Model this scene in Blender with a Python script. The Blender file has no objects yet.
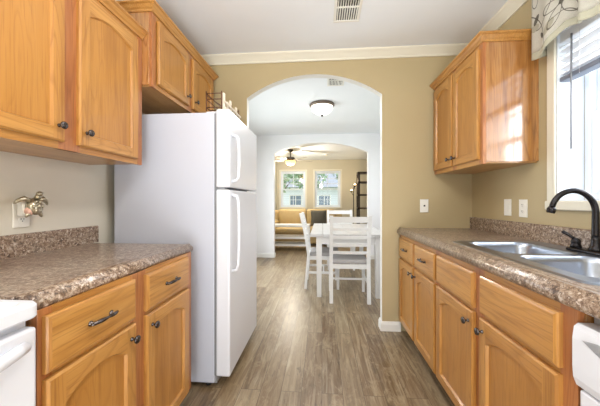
import bpy, bmesh, math, random
from mathutils import Vector, Matrix, noise

SC = bpy.context.scene
COL = SC.collection
PI = math.pi
random.seed(7)

# ------------------------------------------------------------------ camera, sky, exposure
cd = bpy.data.cameras.new('camera')
cam = bpy.data.objects.new('camera', cd)
COL.objects.link(cam)
cam.location = (0, 0, 1.165)
cam.rotation_euler = (PI / 2, 0, math.atan(22 / 275))
cd.sensor_fit = 'HORIZONTAL'
cd.sensor_width = 36
cd.lens = 16.5
cd.shift_y = -2 / 600
cd.clip_start = 0.02
SC.camera = cam

W = bpy.data.worlds.new('sky')
SC.world = W
W.use_nodes = True
_bg = W.node_tree.nodes['Background']
_bg.inputs['Color'].default_value = (0.86, 0.93, 1.0, 1)
_bg.inputs['Strength'].default_value = 2.2

SC.view_settings.view_transform = 'Standard'
SC.view_settings.look = 'None'
SC.view_settings.gamma = 1.0
SC.view_settings.use_curve_mapping = False
SC.view_settings.exposure = 0.02
SC.render.filter_size = 1.1

KITCHEN_LAMP = 23.0
KITCHEN_REAR_FILL = 34.0
DINING_LAMP = 13.0
FAN_LAMP = 75.0
FLOOR_LAMP = 4.0
REAR_FILL = 14.0
SINK_DAYLIGHT = 22.0
CEILING_FILL = 75.0
PATIO_DAYLIGHT = 75.0

# ------------------------------------------------------------------ node helpers
def lin(c):
    return tuple(((v / 255) / 12.92 if v / 255 <= 0.04045 else ((v / 255 + 0.055) / 1.055) ** 2.4) for v in c)

class NT:
    def __init__(s, name):
        s.m = bpy.data.materials.new(name)
        s.m.use_nodes = True
        s.t = s.m.node_tree
        s.b = s.t.nodes['Principled BSDF']
    def n(s, typ, **kw):
        nd = s.t.nodes.new(typ)
        for k, v in kw.items():
            if k[0] == '_':
                nd.inputs[k[1:].replace('_', ' ')].default_value = v
            else:
                setattr(nd, k, v)
        return nd
    def l(s, a, b):
        s.t.links.new(a, b)
    def val(s, sock, v):
        if hasattr(v, 'node'):
            s.l(v, sock)
        else:
            sock.default_value = v
    def math(s, op, a, b=0.0, clamp=False):
        nd = s.n('ShaderNodeMath', operation=op, use_clamp=clamp)
        s.val(nd.inputs[0], a); s.val(nd.inputs[1], b)
        return nd.outputs[0]
    def mix(s, f, a, b, typ='MIX'):
        nd = s.n('ShaderNodeMix', data_type='RGBA', blend_type=typ)
        s.val(nd.inputs[0], f)
        for i, c in ((6, a), (7, b)):
            if hasattr(c, 'node'): s.l(c, nd.inputs[i])
            else: nd.inputs[i].default_value = (*c[:3], 1)
        return nd.outputs[2]
    def ramp(s, f, stops):
        nd = s.n('ShaderNodeValToRGB')
        el = nd.color_ramp.elements
        while len(el) < len(stops): el.new(0.5)
        for e, (p, c) in zip(el, stops):
            e.position = p
            e.color = (*c, 1) if len(c) == 3 else c
        s.l(f, nd.inputs[0])
        return nd.outputs[0]
    def coords(s, scale=(1, 1, 1), rot=(0, 0, 0), rnd=False, kind='Object'):
        tc = s.n('ShaderNodeTexCoord')
        src = tc.outputs[kind]
        if rnd:
            oi = s.n('ShaderNodeObjectInfo')
            mu = s.math('MULTIPLY', oi.outputs['Random'], 37.0)
            ad = s.n('ShaderNodeVectorMath', operation='ADD')
            s.l(src, ad.inputs[0]); s.l(mu, ad.inputs[1])
            src = ad.outputs[0]
        mp = s.n('ShaderNodeMapping')
        mp.inputs['Scale'].default_value = scale
        mp.inputs['Rotation'].default_value = rot
        s.l(src, mp.inputs[0])
        return mp.outputs[0]
    def noise(s, vec, scale, detail=4, rough=0.55, dist=0.0):
        nd = s.n('ShaderNodeTexNoise')
        nd.inputs['Scale'].default_value = scale
        nd.inputs['Detail'].default_value = detail
        nd.inputs['Roughness'].default_value = rough
        nd.inputs['Distortion'].default_value = dist
        s.l(vec, nd.inputs['Vector'])
        return nd.outputs['Fac']
    def bump(s, h, strength, dist=0.002):
        nd = s.n('ShaderNodeBump')
        nd.inputs['Strength'].default_value = strength
        nd.inputs['Distance'].default_value = dist
        s.l(h, nd.inputs['Height'])
        s.l(nd.outputs[0], s.b.inputs['Normal'])
    def set(s, col=None, rough=None, metal=None, coat=None, spec=None):
        if col is not None:
            if hasattr(col, 'node'): s.l(col, s.b.inputs['Base Color'])
            else: s.b.inputs['Base Color'].default_value = (*col, 1)
        if rough is not None: s.val(s.b.inputs['Roughness'], rough)
        if metal is not None: s.b.inputs['Metallic'].default_value = metal
        if coat is not None:
            s.b.inputs['Coat Weight'].default_value = coat
            s.b.inputs['Coat Roughness'].default_value = 0.12
        if spec is not None: s.b.inputs['Specular IOR Level'].default_value = spec
        return s.m

def paint(name, rgb, rough=0.6, var=0.03, metal=0.0, bump=0.0, scale=3.0, spec=None):
    t = NT(name)
    c = lin(rgb)
    f = t.noise(t.coords(), scale, 3)
    col = t.ramp(f, [(0.3, tuple(v * (1 - var) for v in c)), (0.7, tuple(min(1, v * (1 + var)) for v in c))])
    if bump:
        t.bump(t.noise(t.coords(), 180, 3), bump, 0.001)
    return t.set(col, rough, metal, spec=spec)

def oak(name, axis, base=(182, 129, 64), dark=(134, 84, 34), lite=(202, 153, 86), cath=0.35, rough=0.34, coat=0.25):
    t = NT(name)
    sc = {'z': (16, 16, 1.1), 'x': (1.1, 16, 16), 'y': (16, 1.1, 16)}[axis]
    fs = {'z': (150, 150, 5), 'x': (5, 150, 150), 'y': (150, 5, 150)}[axis]
    cs = {'z': (7, 7, 0.7), 'x': (0.7, 7, 7), 'y': (7, 0.7, 7)}[axis]
    a = t.noise(t.coords(sc, rnd=True), 1.0, 5, 0.6, 0.5)
    col = t.ramp(a, [(0.25, lin(dark)), (0.45, lin(base)), (0.75, lin(lite))])
    col = t.mix(0.68, lin(base), col)
    cv = t.noise(t.coords(cs, rnd=True), 0.7, 2, 0.5, 0.4)
    rings = t.math('FRACT', t.math('MULTIPLY', cv, 24.0))
    rmask = t.ramp(rings, [(0.0, (1, 1, 1)), (0.22, (0, 0, 0)), (0.9, (0, 0, 0)), (1.0, (1, 1, 1))])
    col = t.mix(t.math('MULTIPLY', rmask, cath), col, lin(dark))
    p = t.noise(t.coords(fs, rnd=True), 1.0, 2, 0.5)
    pores = t.ramp(p, [(0.34, (1, 1, 1)), (0.47, (0, 0, 0))])
    col = t.mix(t.math('MULTIPLY', pores, 0.42), col, lin(dark))
    t.bump(p, 0.08, 0.001)
    t.b.inputs['Coat IOR'].default_value = 2.1 if coat > .5 else 1.5
    return t.set(col, rough, coat=coat)

def granite(name):
    t = NT(name)
    v = t.coords()
    big = t.noise(t.coords((3.2, 1.2, 2.2), (0, 0, 0.5)), 2.6, 5, 0.62, 1.4)
    mid = t.noise(v, 62, 4, 0.72, 0.5)
    fine = t.noise(v, 190, 3, 0.7)
    base = t.ramp(mid, [(0.34, lin((40, 28, 22))), (0.42, lin((96, 70, 52))), (0.49, lin((138, 114, 94))), (0.56, lin((170, 150, 132))), (0.66, lin((206, 194, 180)))])
    tone = t.ramp(big, [(0.38, lin((104, 78, 56))), (0.5, lin((150, 126, 104))), (0.62, lin((178, 166, 150)))])
    col = t.mix(0.25, base, tone)
    sp = t.ramp(fine, [(0.37, (1, 1, 1)), (0.44, (0, 0, 0))])
    col = t.mix(t.math('MULTIPLY', sp, 0.85), col, lin((40, 29, 25)))
    s2 = t.ramp(t.noise(v, 85, 2, 0.6), [(0.62, (0, 0, 0)), (0.68, (1, 1, 1))])
    col = t.mix(t.math('MULTIPLY', s2, 0.7), col, lin((222, 208, 194)))
    return t.set(col, 0.28, coat=0.2)

def floor_mat():
    t = NT('vinyl plank')
    v = t.coords((1, 1, 1), (0, 0, PI / 2))
    br = t.n('ShaderNodeTexBrick', offset=0.37, offset_frequency=2, squash=1.0)
    t.l(v, br.inputs['Vector'])
    br.inputs['Color1'].default_value = (0, 0, 0, 1)
    br.inputs['Color2'].default_value = (1, 1, 1, 1)
    br.inputs['Mortar'].default_value = (0.5, 0.5, 0.5, 1)
    br.inputs['Scale'].default_value = 1
    br.inputs['Mortar Size'].default_value = 0.0012
    br.inputs['Mortar Smooth'].default_value = 0.3
    br.inputs['Bias'].default_value = 0.0
    br.inputs['Brick Width'].default_value = 1.22
    br.inputs['Row Height'].default_value = 0.125
    tone = t.ramp(br.outputs['Color'], [(0.0, lin((92, 70, 46))), (0.35, lin((142, 120, 90))), (0.7, lin((124, 107, 84))), (1.0, lin((166, 149, 120)))])
    off = t.n('ShaderNodeVectorMath', operation='ADD')
    sepc = t.math('MULTIPLY', br.outputs['Color'], 23.0)
    t.l(t.coords((26, 1.6, 1)), off.inputs[0]); t.l(sepc, off.inputs[1])
    g = t.noise(off.outputs[0], 1.0, 6, 0.68, 1.0)
    grain = t.ramp(g, [(0.32, lin((54, 40, 26))), (0.45, lin((118, 94, 66))), (0.58, lin((156, 138, 110))), (0.70, lin((194, 182, 158)))])
    col = t.mix(0.52, tone, grain)
    off2 = t.n('ShaderNodeVectorMath', operation='ADD')
    t.l(t.coords((9, 3.0, 1)), off2.inputs[0]); t.l(sepc, off2.inputs[1])
    d = t.noise(off2.outputs[0], 1.6, 6, 0.75, 0.8)
    wear = t.ramp(d, [(0.52, (0, 0, 0)), (0.66, (1, 1, 1))])
    col = t.mix(t.math('MULTIPLY', wear, 0.6), col, lin((172, 156, 126)))
    dk = t.ramp(d, [(0.30, (1, 1, 1)), (0.42, (0, 0, 0))])
    col = t.mix(t.math('MULTIPLY', dk, 0.65), col, lin((70, 52, 32)))
    col = t.mix(br.outputs['Fac'], col, lin((66, 52, 38)))
    t.bump(t.math('SUBTRACT', g, br.outputs['Fac']), 0.12, 0.002)
    r = t.math('ADD', t.math('MULTIPLY', g, 0.2), 0.24)
    return t.set(col, r, spec=0.55)

def emit(name, rgb, strength):
    t = NT(name)
    t.b.inputs['Base Color'].default_value = (*lin(rgb), 1)
    t.b.inputs['Emission Color'].default_value = (*lin(rgb), 1)
    t.b.inputs['Emission Strength'].default_value = strength
    t.b.inputs['Roughness'].default_value = 0.35
    return t.m

def glass(name):
    t = NT(name)
    tr = t.n('ShaderNodeBsdfTransparent'); gl = t.n('ShaderNodeBsdfGlossy')
    gl.inputs['Roughness'].default_value = 0.02
    lw = t.n('ShaderNodeLayerWeight')
    fac = t.math('ADD', t.math('MULTIPLY', t.math('POWER', lw.outputs['Facing'], 4.0), 0.5), 0.03)
    mx = t.n('ShaderNodeMixShader')
    t.l(fac, mx.inputs[0]); t.l(tr.outputs[0], mx.inputs[1]); t.l(gl.outputs[0], mx.inputs[2])
    t.l(mx.outputs[0], t.t.nodes['Material Output'].inputs['Surface'])
    return t.m

def steel(name, rgb=(166, 173, 186), rough=0.28):
    t = NT(name)
    return t.set(lin(rgb), rough, 1.0)

def floral():
    """Cream valance cloth with brown line flowers and dark leaves (coordinates: UV in metres)."""
    t = NT('floral cloth')
    uv = t.n('ShaderNodeUVMap')
    sep = t.n('ShaderNodeSeparateXYZ')
    rep = t.n('ShaderNodeVectorMath', operation='WRAP')
    t.l(uv.outputs[0], rep.inputs[0])
    rep.inputs[1].default_value = (0.46, 0.46, 1); rep.inputs[2].default_value = (0, 0, 0)
    t.l(rep.outputs[0], sep.inputs[0])
    X, Y = sep.outputs[0], sep.outputs[1]
    def ell(cx, cy, a, b, ang):
        c, s_ = math.cos(ang), math.sin(ang)
        dx = t.math('SUBTRACT', X, cx); dy = t.math('SUBTRACT', Y, cy)
        u = t.math('ADD', t.math('MULTIPLY', dx, c / a), t.math('MULTIPLY', dy, s_ / a))
        w = t.math('ADD', t.math('MULTIPLY', dx, -s_ / b), t.math('MULTIPLY', dy, c / b))
        return t.math('SQRT', t.math('ADD', t.math('MULTIPLY', u, u), t.math('MULTIPLY', w, w)))
    line = None; fill = None
    petals = [(0.27 + 0.062 * math.cos(k * 1.2566 + .3), 0.17 + 0.062 * math.sin(k * 1.2566 + .3), .050, .026, k * 1.2566 + .3) for k in range(5)]
    petals += [(0.09 + 0.045 * math.cos(k * 1.5708), 0.36 + 0.045 * math.sin(k * 1.5708), .036, .020, k * 1.5708) for k in range(4)]
    for p in petals:
        m = t.math('LESS_THAN', t.math('ABSOLUTE', t.math('SUBTRACT', ell(*p), 1.0)), 0.085)
        line = m if line is None else t.math('MAXIMUM', line, m)
    for p in [(.06, .06, .11, .19, .2), (.34, .30, .10, .17, -.3), (.10, .28, .12, .13, .5), (.20, .02, .15, .10, .1)]:
        m = t.math('MULTIPLY', t.math('LESS_THAN', t.math('ABSOLUTE', t.math('SUBTRACT', ell(*p), 1.0)), 0.02), t.math('GREATER_THAN', X, p[0]))
        line = t.math('MAXIMUM', line, m)
    for p in [(.27, .17, .018, .012, 0), (.10, .21, .030, .013, 1.0), (.40, .265, .028, .012, .6), (.36, .09, .026, .011, -.5), (.15, .10, .024, .010, 2.2), (.09, .36, .010, .008, 0), (.26, .36, .03, .014, .9)]:
        m = t.math('LESS_THAN', ell(*p), 1.0)
        fill = m if fill is None else t.math('MAXIMUM', fill, m)
    soft = None
    for p in [(.20, .10, .035, .022, .8), (.09, .17, .03, .02, .2), (.28, .33, .035, .02, -.6)]:
        m = t.math('LESS_THAN', ell(*p), 1.0)
        soft = m if soft is None else t.math('MAXIMUM', soft, m)
    weave = t.noise(t.coords((300, 300, 300)), 1.0, 2)
    col = t.ramp(weave, [(0.3, lin((206, 203, 192))), (0.7, lin((222, 219, 208)))])
    col = t.mix(t.math('MULTIPLY', soft, 0.7), col, lin((170, 164, 140)))
    col = t.mix(t.math('MULTIPLY', line, 0.85), col, lin((92, 84, 74)))
    col = t.mix(t.math('MULTIPLY', fill, 0.9), col, lin((84, 78, 66)))
    t.set(col, 0.85)
    tl = t.n('ShaderNodeBsdfTranslucent'); t.l(col, tl.inputs['Color'])
    mx = t.n('ShaderNodeMixShader'); mx.inputs[0].default_value = 0.3
    t.l(t.b.outputs[0], mx.inputs[1]); t.l(tl.outputs[0], mx.inputs[2])
    t.l(mx.outputs[0], t.t.nodes['Material Output'].inputs['Surface'])
    return t.m

M = {}
M['wall'] = paint('beige wall paint', (183, 166, 128), 0.55, 0.015, bump=0.05)
M['wall_left'] = paint('pale beige wall paint', (216, 210, 196), 0.5, 0.015, bump=0.05)  # paler than the other kitchen walls: window light put into the colour
M['wall_white'] = paint('white wall paint', (244, 244, 246), 0.6, 0.01, bump=0.05)
M['wall_tan'] = paint('tan wall paint', (206, 197, 174), 0.6, 0.015)
M['ceiling'] = paint('ceiling paint', (243, 246, 250), 0.8, 0.01, bump=0.1)
M['trim'] = paint('white trim paint', (236, 235, 230), 0.4, 0.01)
M['cream_trim'] = paint('cream trim paint', (226, 221, 204), 0.4, 0.01)
M['floor'] = floor_mat()
M['oak_v'] = oak('honey oak upright grain', 'z')
M['oak_h'] = oak('honey oak level grain', 'x')
M['oak_d'] = oak('honey oak drawer grain', 'x', (186, 133, 66), (132, 84, 36), (206, 159, 92), 0.32)
M['oak_panel'] = oak('honey oak panel', 'z', (176, 122, 56), (146, 94, 40), (192, 140, 72), 0.25)
M['oak_frame'] = oak('red oak frame', 'z', (168, 106, 60), (120, 66, 32), (192, 136, 84), 0.4)
M['oak_side'] = oak('oak side panel', 'z', (176, 120, 62), (112, 62, 24), (202, 150, 88), 0.5, 0.2, 1.0)
M['oak_shade'] = oak('oak underside', 'x', (186, 138, 82), (150, 100, 52), (204, 160, 104), 0.2)  # slightly paler oak for the wall cabinet undersides
M['toe'] = paint('dark toe board', (70, 48, 32), 0.6)
M['granite'] = granite('granite laminate')
M['appliance'] = paint('white enamel', (226, 229, 237), 0.25, 0.008)
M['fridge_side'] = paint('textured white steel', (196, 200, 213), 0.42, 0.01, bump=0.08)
M['gasket'] = paint('grey gasket', (126, 128, 132), 0.7)
M['shadow_grey'] = paint('grey plastic', (150, 152, 156), 0.5)  # plastic parts, and the painted shading of the dishwasher handle pocket
M['black'] = paint('black plastic', (24, 24, 25), 0.45)
M['bronze'] = paint('oil rubbed bronze', (84, 78, 76), 0.26, 0.12, 0.85, scale=40)
M['lamp_rim'] = paint('brushed brown bronze', (112, 98, 86), 0.4, 0.08, 0.5, scale=40)
M['faucet'] = paint('dark faucet bronze', (50, 48, 50), 0.25, 0.1, 0.8, scale=40)
M['brown_metal'] = paint('brown wire', (92, 58, 42), 0.45, 0.1, 0.3)
M['rack_wood'] = paint('bleached wood', (226, 214, 196), 0.6, 0.05, scale=30)
M['steel'] = steel('brushed steel')
M['chrome'] = paint('bright chrome', (225, 226, 228), 0.08, 0.01, 1.0)
M['turtle'] = paint('antique silver gold', (188, 180, 158), 0.28, 0.25, 0.85, scale=60)
M['turtle_pink'] = paint('rose wax', (222, 178, 160), 0.4, 0.05)
M['plate'] = paint('white plate plastic', (240, 238, 230), 0.35, 0.005)
M['slot'] = paint('slot dark', (40, 38, 36), 0.6)
M['chair'] = paint('white furniture paint', (226, 225, 223), 0.38, 0.01)
M['table'] = paint('greyed white planks', (196, 194, 192), 0.35, 0.06, scale=9)
M['seat'] = paint('grey seat cloth', (172, 168, 166), 0.85, 0.05, scale=60)
M['sofa'] = paint('ochre leather', (182, 158, 112), 0.5, 0.06, scale=8)
M['pillow'] = paint('charcoal cloth', (70, 68, 60), 0.9, 0.1, scale=60)
M['dark_wood'] = paint('dark espresso wood', (48, 38, 32), 0.45, 0.15, scale=20)
M['fan_blade'] = paint('pale wood blade', (176, 160, 140), 0.4, 0.08, scale=10)
M['lamp_glass'] = emit('lit frosted glass', (255, 246, 232), 3.2)
M['fan_glass'] = emit('lit amber glass', (255, 206, 120), 2.4)
M['warm_bulb'] = emit('lit warm bulb', (255, 222, 160), 8.0)
M['glass'] = glass('window glass')
M['vinyl'] = paint('white vinyl', (228, 234, 242), 0.35, 0.01)
M['blind'] = paint('white blind slat', (236, 238, 242), 0.45, 0.01)
M['blind_rail'] = paint('grey blind rail', (112, 120, 136), 0.45, 0.02)
M['wand'] = paint('grey clear wand', (132, 136, 144), 0.2, 0.02)
M['floral'] = floral()
M['hem'] = paint('sage hem cloth', (180, 178, 158), 0.85, 0.03, scale=60)
M['leaf'] = paint('tree leaves', (158, 182, 152), 0.7, 0.35, scale=3)
M['bark'] = paint('bark', (96, 84, 74), 0.85, 0.3, scale=12)
M['lawn'] = paint('lawn', (142, 158, 110), 0.9, 0.2, scale=2)
def siding(name, rgb):
    t = NT(name)
    w = t.n('ShaderNodeTexWave', wave_type='BANDS', bands_direction='Z', wave_profile='SAW')
    w.inputs['Scale'].default_value = 1.6
    t.l(t.coords(), w.inputs['Vector'])
    c = lin(rgb)
    return t.set(t.ramp(w.outputs['Fac'], [(0.0, tuple(v * .62 for v in c)), (0.15, c), (1, c)]), 0.6)
M['siding'] = siding('pale lap siding', (236, 241, 248))
M['roof'] = paint('grey shingles', (164, 168, 176), 0.85, 0.15, scale=14)
M['house_pane'] = paint('dark window', (120, 136, 156), 0.2)

# ------------------------------------------------------------------ mesh helpers
class MB:
    def __init__(s):
        s.bm = bmesh.new()
        s.uv = None
    def box(s, x0, x1, y0, y1, z0, z1, bev=0.0, mi=0, seg=1, mat=None, smooth=False):
        t = bmesh.new()
        bmesh.ops.create_cube(t, size=1)
        for v in t.verts:
            v.co = Vector(((x0 + x1) / 2 + v.co.x * (x1 - x0), (y0 + y1) / 2 + v.co.y * (y1 - y0), (z0 + z1) / 2 + v.co.z * (z1 - z0)))
        if bev:
            bmesh.ops.bevel(t, geom=t.edges[:], offset=bev, segments=seg, profile=0.5, affect='EDGES')
        s._take(t, mi, mat, smooth)
        return s
    def _take(s, t, mi=0, mat=None, smooth=False):
        mp = {}
        for v in t.verts:
            mp[v] = s.bm.verts.new(mat @ v.co if mat else v.co)
        for f in t.faces:
            try:
                nf = s.bm.faces.new([mp[v] for v in f.verts])
                nf.material_index = mi; nf.smooth = smooth
            except ValueError:
                pass
        t.free()
    def face(s, pts, mi=0, smooth=False):
        f = s.bm.faces.new([s.bm.verts.new(p) for p in pts])
        f.material_index = mi; f.smooth = smooth
        return f
    def strip(s, A, B, closed=False, mi=0, smooth=False):
        n = len(A)
        for i in range(n if closed else n - 1):
            j = (i + 1) % n
            s.face([A[i], A[j], B[j], B[i]], mi, smooth)
    def loft(s, loops, closed=True, cap=(False, False), mi=0, smooth=True):
        vl = [[s.bm.verts.new(p) for p in L] for L in loops]
        n = len(loops[0])
        for a, b in zip(vl[:-1], vl[1:]):
            for i in range(n if closed else n - 1):
                j = (i + 1) % n
                f = s.bm.faces.new([a[i], a[j], b[j], b[i]]); f.material_index = mi; f.smooth = smooth
        for c, L in zip(cap, (vl[0], vl[-1])):
            if c:
                f = s.bm.faces.new(L); f.material_index = mi
        return s
    def lathe(s, prof, seg=20, mat=None, mi=0, smooth=True):
        mat = mat or Matrix()
        loops = [[mat @ Vector((max(r, 1e-4) * math.cos(2 * PI * k / seg), max(r, 1e-4) * math.sin(2 * PI * k / seg), z)) for k in range(seg)] for r, z in prof]
        return s.loft(loops, True, (True, True), mi, smooth)
    def tube(s, pts, r, seg=10, mi=0, smooth=True):
        pts = [Vector(p) for p in pts]
        rs = r if isinstance(r, (list, tuple)) else [r] * len(pts)
        loops = []
        up = None
        for i, p in enumerate(pts):
            d = (pts[min(i + 1, len(pts) - 1)] - pts[max(i - 1, 0)]).normalized()
            if up is None:
                up = Vector((0, 0, 1)) if abs(d.z) < 0.9 else Vector((1, 0, 0))
            a = d.cross(up).normalized(); b = a.cross(d).normalized(); up = b
            loops.append([p + rs[i] * (a * math.cos(2 * PI * k / seg) + b * math.sin(2 * PI * k / seg)) for k in range(seg)])
        return s.loft(loops, True, (True, True), mi, smooth)
    def bar(s, p, q, w, d, mi=0):
        """Square bar from p to q, width w (level) and depth d."""
        p, q = Vector(p), Vector(q)
        dr = (q - p).normalized()
        up = Vector((0, 0, 1)) if abs(dr.z) < 0.9 else Vector((0, 1, 0))
        a = dr.cross(up).normalized() * w / 2; b = a.cross(dr).normalized() * d / 2
        return s.loft([[o + a + b, o - a + b, o - a - b, o + a - b] for o in (p, q)], True, (True, True), mi, False)
    def sweep(s, path, prof, side=1, mi=0, closed=False, smooth=False, cap=True):
        """Sweep profile [(out, z)] along plan polyline with mitres."""
        P = [Vector((p[0], p[1])) for p in path]
        n = len(P)
        loops = []
        for i in range(n):
            ds = []
            if i > 0 or closed: ds.append((P[i] - P[i - 1]).normalized())
            if i < n - 1 or closed: ds.append((P[(i + 1) % n] - P[i]).normalized())
            ns = [Vector((-d.y, d.x)) * side for d in ds]
            m = ns[0] if len(ns) == 1 else (ns[0] + ns[1]) / (1 + ns[0].dot(ns[1]))
            loops.append([Vector((P[i].x + m.x * o, P[i].y + m.y * o, z)) for o, z in prof])
        return s.loft(loops + ([loops[0]] if closed else []), True, (cap and not closed, cap and not closed), mi, smooth)
    def ell(s, c, r, mat=None, mi=0, u=14, v=9):
        t = bmesh.new()
        bmesh.ops.create_uvsphere(t, u_segments=u, v_segments=v, radius=1)
        mm = Matrix.Translation(Vector(c)) @ (mat or Matrix()) @ Matrix.Diagonal((*r, 1))
        s._take(t, mi, mm, True)
        return s
    def build(s, name, mats, parent=None, loc=(0, 0, 0), rot=(0, 0, 0)):
        bmesh.ops.remove_doubles(s.bm, verts=s.bm.verts[:], dist=1e-6)
        bmesh.ops.recalc_face_normals(s.bm, faces=s.bm.faces[:])
        me = bpy.data.meshes.new(name)
        s.bm.to_mesh(me); s.bm.free()
        for m in (mats if isinstance(mats, (list, tuple)) else [mats]):
            me.materials.append(M[m])
        o = bpy.data.objects.new(name, me)
        COL.objects.link(o)
        if parent: o.parent = parent
        o.location = loc; o.rotation_euler = rot
        return o

def tag(o, label, cat=None, group=None, kind=None):
    o['label'] = label
    if cat: o['category'] = cat
    if group: o['group'] = group
    if kind: o['kind'] = kind
    return o

def thing(name, loc, rz, label, cat, group=None, kind=None):
    o = bpy.data.objects.new(name, None)
    COL.objects.link(o)
    o.location = loc; o.rotation_euler = (0, 0, rz)
    o.empty_display_size = 0.1
    return tag(o, label, cat, group, kind)

def struct(o, label, cat):
    return tag(o, label, cat, kind='structure')

def copy_tree(o, parent=None):
    c = o.copy(); COL.objects.link(c)
    c.parent = parent
    for ch in list(o.children): copy_tree(ch, c)
    return c

def lamp(kind, name, parent, loc, power, color=(1, 1, 1), size=0.2, rot=(0, 0, 0), shape='DISK', size_y=None):
    d = bpy.data.lights.new(name, kind)
    d.energy = power; d.color = color
    if kind == 'AREA':
        d.shape = shape; d.size = size
        if size_y: d.size_y = size_y
    else:
        d.shadow_soft_size = size
    o = bpy.data.objects.new(name, d)
    COL.objects.link(o); o.parent = parent
    o.location = loc; o.rotation_euler = rot
    return o

# ------------------------------------------------------------------ dimensions
XL, XR = -1.39, 1.312          # kitchen side walls
XRD = 1.62                     # dining and living room right wall
YB, YA, YD, YF = -2.6, 2.525, 5.6, 9.1   # rear wall, kitchen arch, dining arch, far wall
HC = 2.52
WT = 0.12
XLD = -1.5

def arch_pts(x0, x1, spring, apex, n=22):
    c = (x1 - x0) / 2; h = apex - spring
    R = (c * c + h * h) / (2 * h)
    xm = (x0 + x1) / 2; zc = apex - R
    a = math.asin(c / R)
    return [(xm - R * math.sin(a - 2 * a * i / n), zc + R * math.cos(a - 2 * a * i / n)) for i in range(n + 1)]

def arch_wall(name, xa, xb, y0, y1, x0, x1, spring, apex, mats):
    """Wall between y0 and y1 with an arched opening; slots: 0 near face, 1 far face, 2 reveal."""
    A = arch_pts(x0, x1, spring, apex)
    m = MB()
    for y, mi in ((y0, 0), (y1, 1)):
        m.face([(xa, y, 0), (x0, y, 0), (x0, y, spring), (x0, y, HC), (xa, y, HC)], mi)
        m.face([(x1, y, 0), (xb, y, 0), (xb, y, HC), (x1, y, HC), (x1, y, spring)], mi)
        for (p, q) in zip(A[:-1], A[1:]):
            m.face([(p[0], y, p[1]), (q[0], y, q[1]), (q[0], y, HC), (p[0], y, HC)], mi)
    L = [(x0, 0)] + A + [(x1, 0)]
    m.strip([(x, y0, z) for x, z in L], [(x, y1, z) for x, z in L], mi=2)
    m.face([(xa, y0, 0), (xa, y1, 0), (xa, y1, HC), (xa, y0, HC)], 0)
    m.face([(xb, y0, 0), (xb, y1, 0), (xb, y1, HC), (xb, y0, HC)], 0)
    return m.build(name, mats)

def holes_wall(name, axis, c0, c1, a0, a1, holes, mat, z0=0.0, z1=HC):
    """Wall along axis 'x' or 'y' from a0 to a1, thickness c0..c1, rectangular holes (a, b, zlow, zhigh)."""
    m = MB()
    def bx(p, q, lo, hi):
        if q - p < 1e-5 or hi - lo < 1e-5: return
        if axis == 'x': m.box(p, q, c0, c1, lo, hi)
        else: m.box(c0, c1, p, q, lo, hi)
    at = a0
    for (p, q, lo, hi) in sorted(holes):
        bx(at, p, z0, z1); bx(p, q, z0, lo); bx(p, q, hi, z1)
        at = q
    bx(at, a1, z0, z1)
    return m.build(name, mat)

# ------------------------------------------------------------------ room shell
m = MB(); m.box(-1.75, 1.85, YB - .15, YF + .15, -0.12, 0)
struct(m.build('floor', 'floor'), 'grey brown wood plank floor running through all the rooms', 'floor')
m = MB(); m.box(-1.75, 1.85, YB - .15, YF + .15, HC, HC + .1)
struct(m.build('ceiling', 'ceiling'), 'plain white ceiling over kitchen, dining room and living room', 'ceiling')
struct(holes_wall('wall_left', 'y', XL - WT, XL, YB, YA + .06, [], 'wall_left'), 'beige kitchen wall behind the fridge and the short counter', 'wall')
WIN = (0.78, 1.65, 1.165, 2.10)
struct(holes_wall('wall_right', 'y', XR, XR + .18, YB, YA + .06, [WIN], 'wall'), 'beige kitchen wall with the window above the sink', 'wall')
struct(holes_wall('wall_rear', 'x', YB - WT, YB, XL - WT, XR + .18, [(-.75, .75, 0.25, 2.15)], 'wall'), 'beige kitchen end wall behind the viewer', 'wall')
struct(arch_wall('wall_arch', XL - .2, XRD + .2, YA, YA + .075, -.70, .538, 2.127, 2.327, ['wall', 'wall_white', 'trim']),
       'beige kitchen end wall with the arched opening', 'wall')
PAT = (3.1, 4.9, 0.06, 2.1)
struct(holes_wall('wall_dining_left', 'y', XLD - WT, XLD, YA + .055, YD + .06, [PAT], 'wall_white'), 'white dining room wall with the glass door', 'wall')
struct(holes_wall('wall_dining_right', 'y', XRD, XRD + WT, YA + .055, YD + .06, [(3.3, 4.8, .9, 2.1)], 'wall_white'), 'white dining room wall across from the glass door', 'wall')
struct(arch_wall('wall_dining', XLD - .1, XRD + .2, YD, YD + .12, -.984, .919, 2.150, 2.352, ['wall_white', 'wall_tan', 'wall_white']),
       'white wall with the wide arch between dining and living room', 'wall')
struct(holes_wall('wall_living_left', 'y', XLD - WT, XLD, YD + .06, YF, [], 'wall_tan'), 'tan living room wall at the end of the sofa', 'wall')
struct(holes_wall('wall_living_right', 'y', XRD, XRD + WT, YD + .06, YF, [], 'wall_tan'), 'tan living room wall beside the dark shelf', 'wall')
LW = [(-1.37, -.55, .96, 2.15), (-.235, .60, .96, 2.15)]
struct(holes_wall('wall_far', 'x', YF, YF + .14, XLD - WT, XRD + WT, LW, 'wall_tan'), 'tan far living room wall with the two windows', 'wall')

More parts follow.
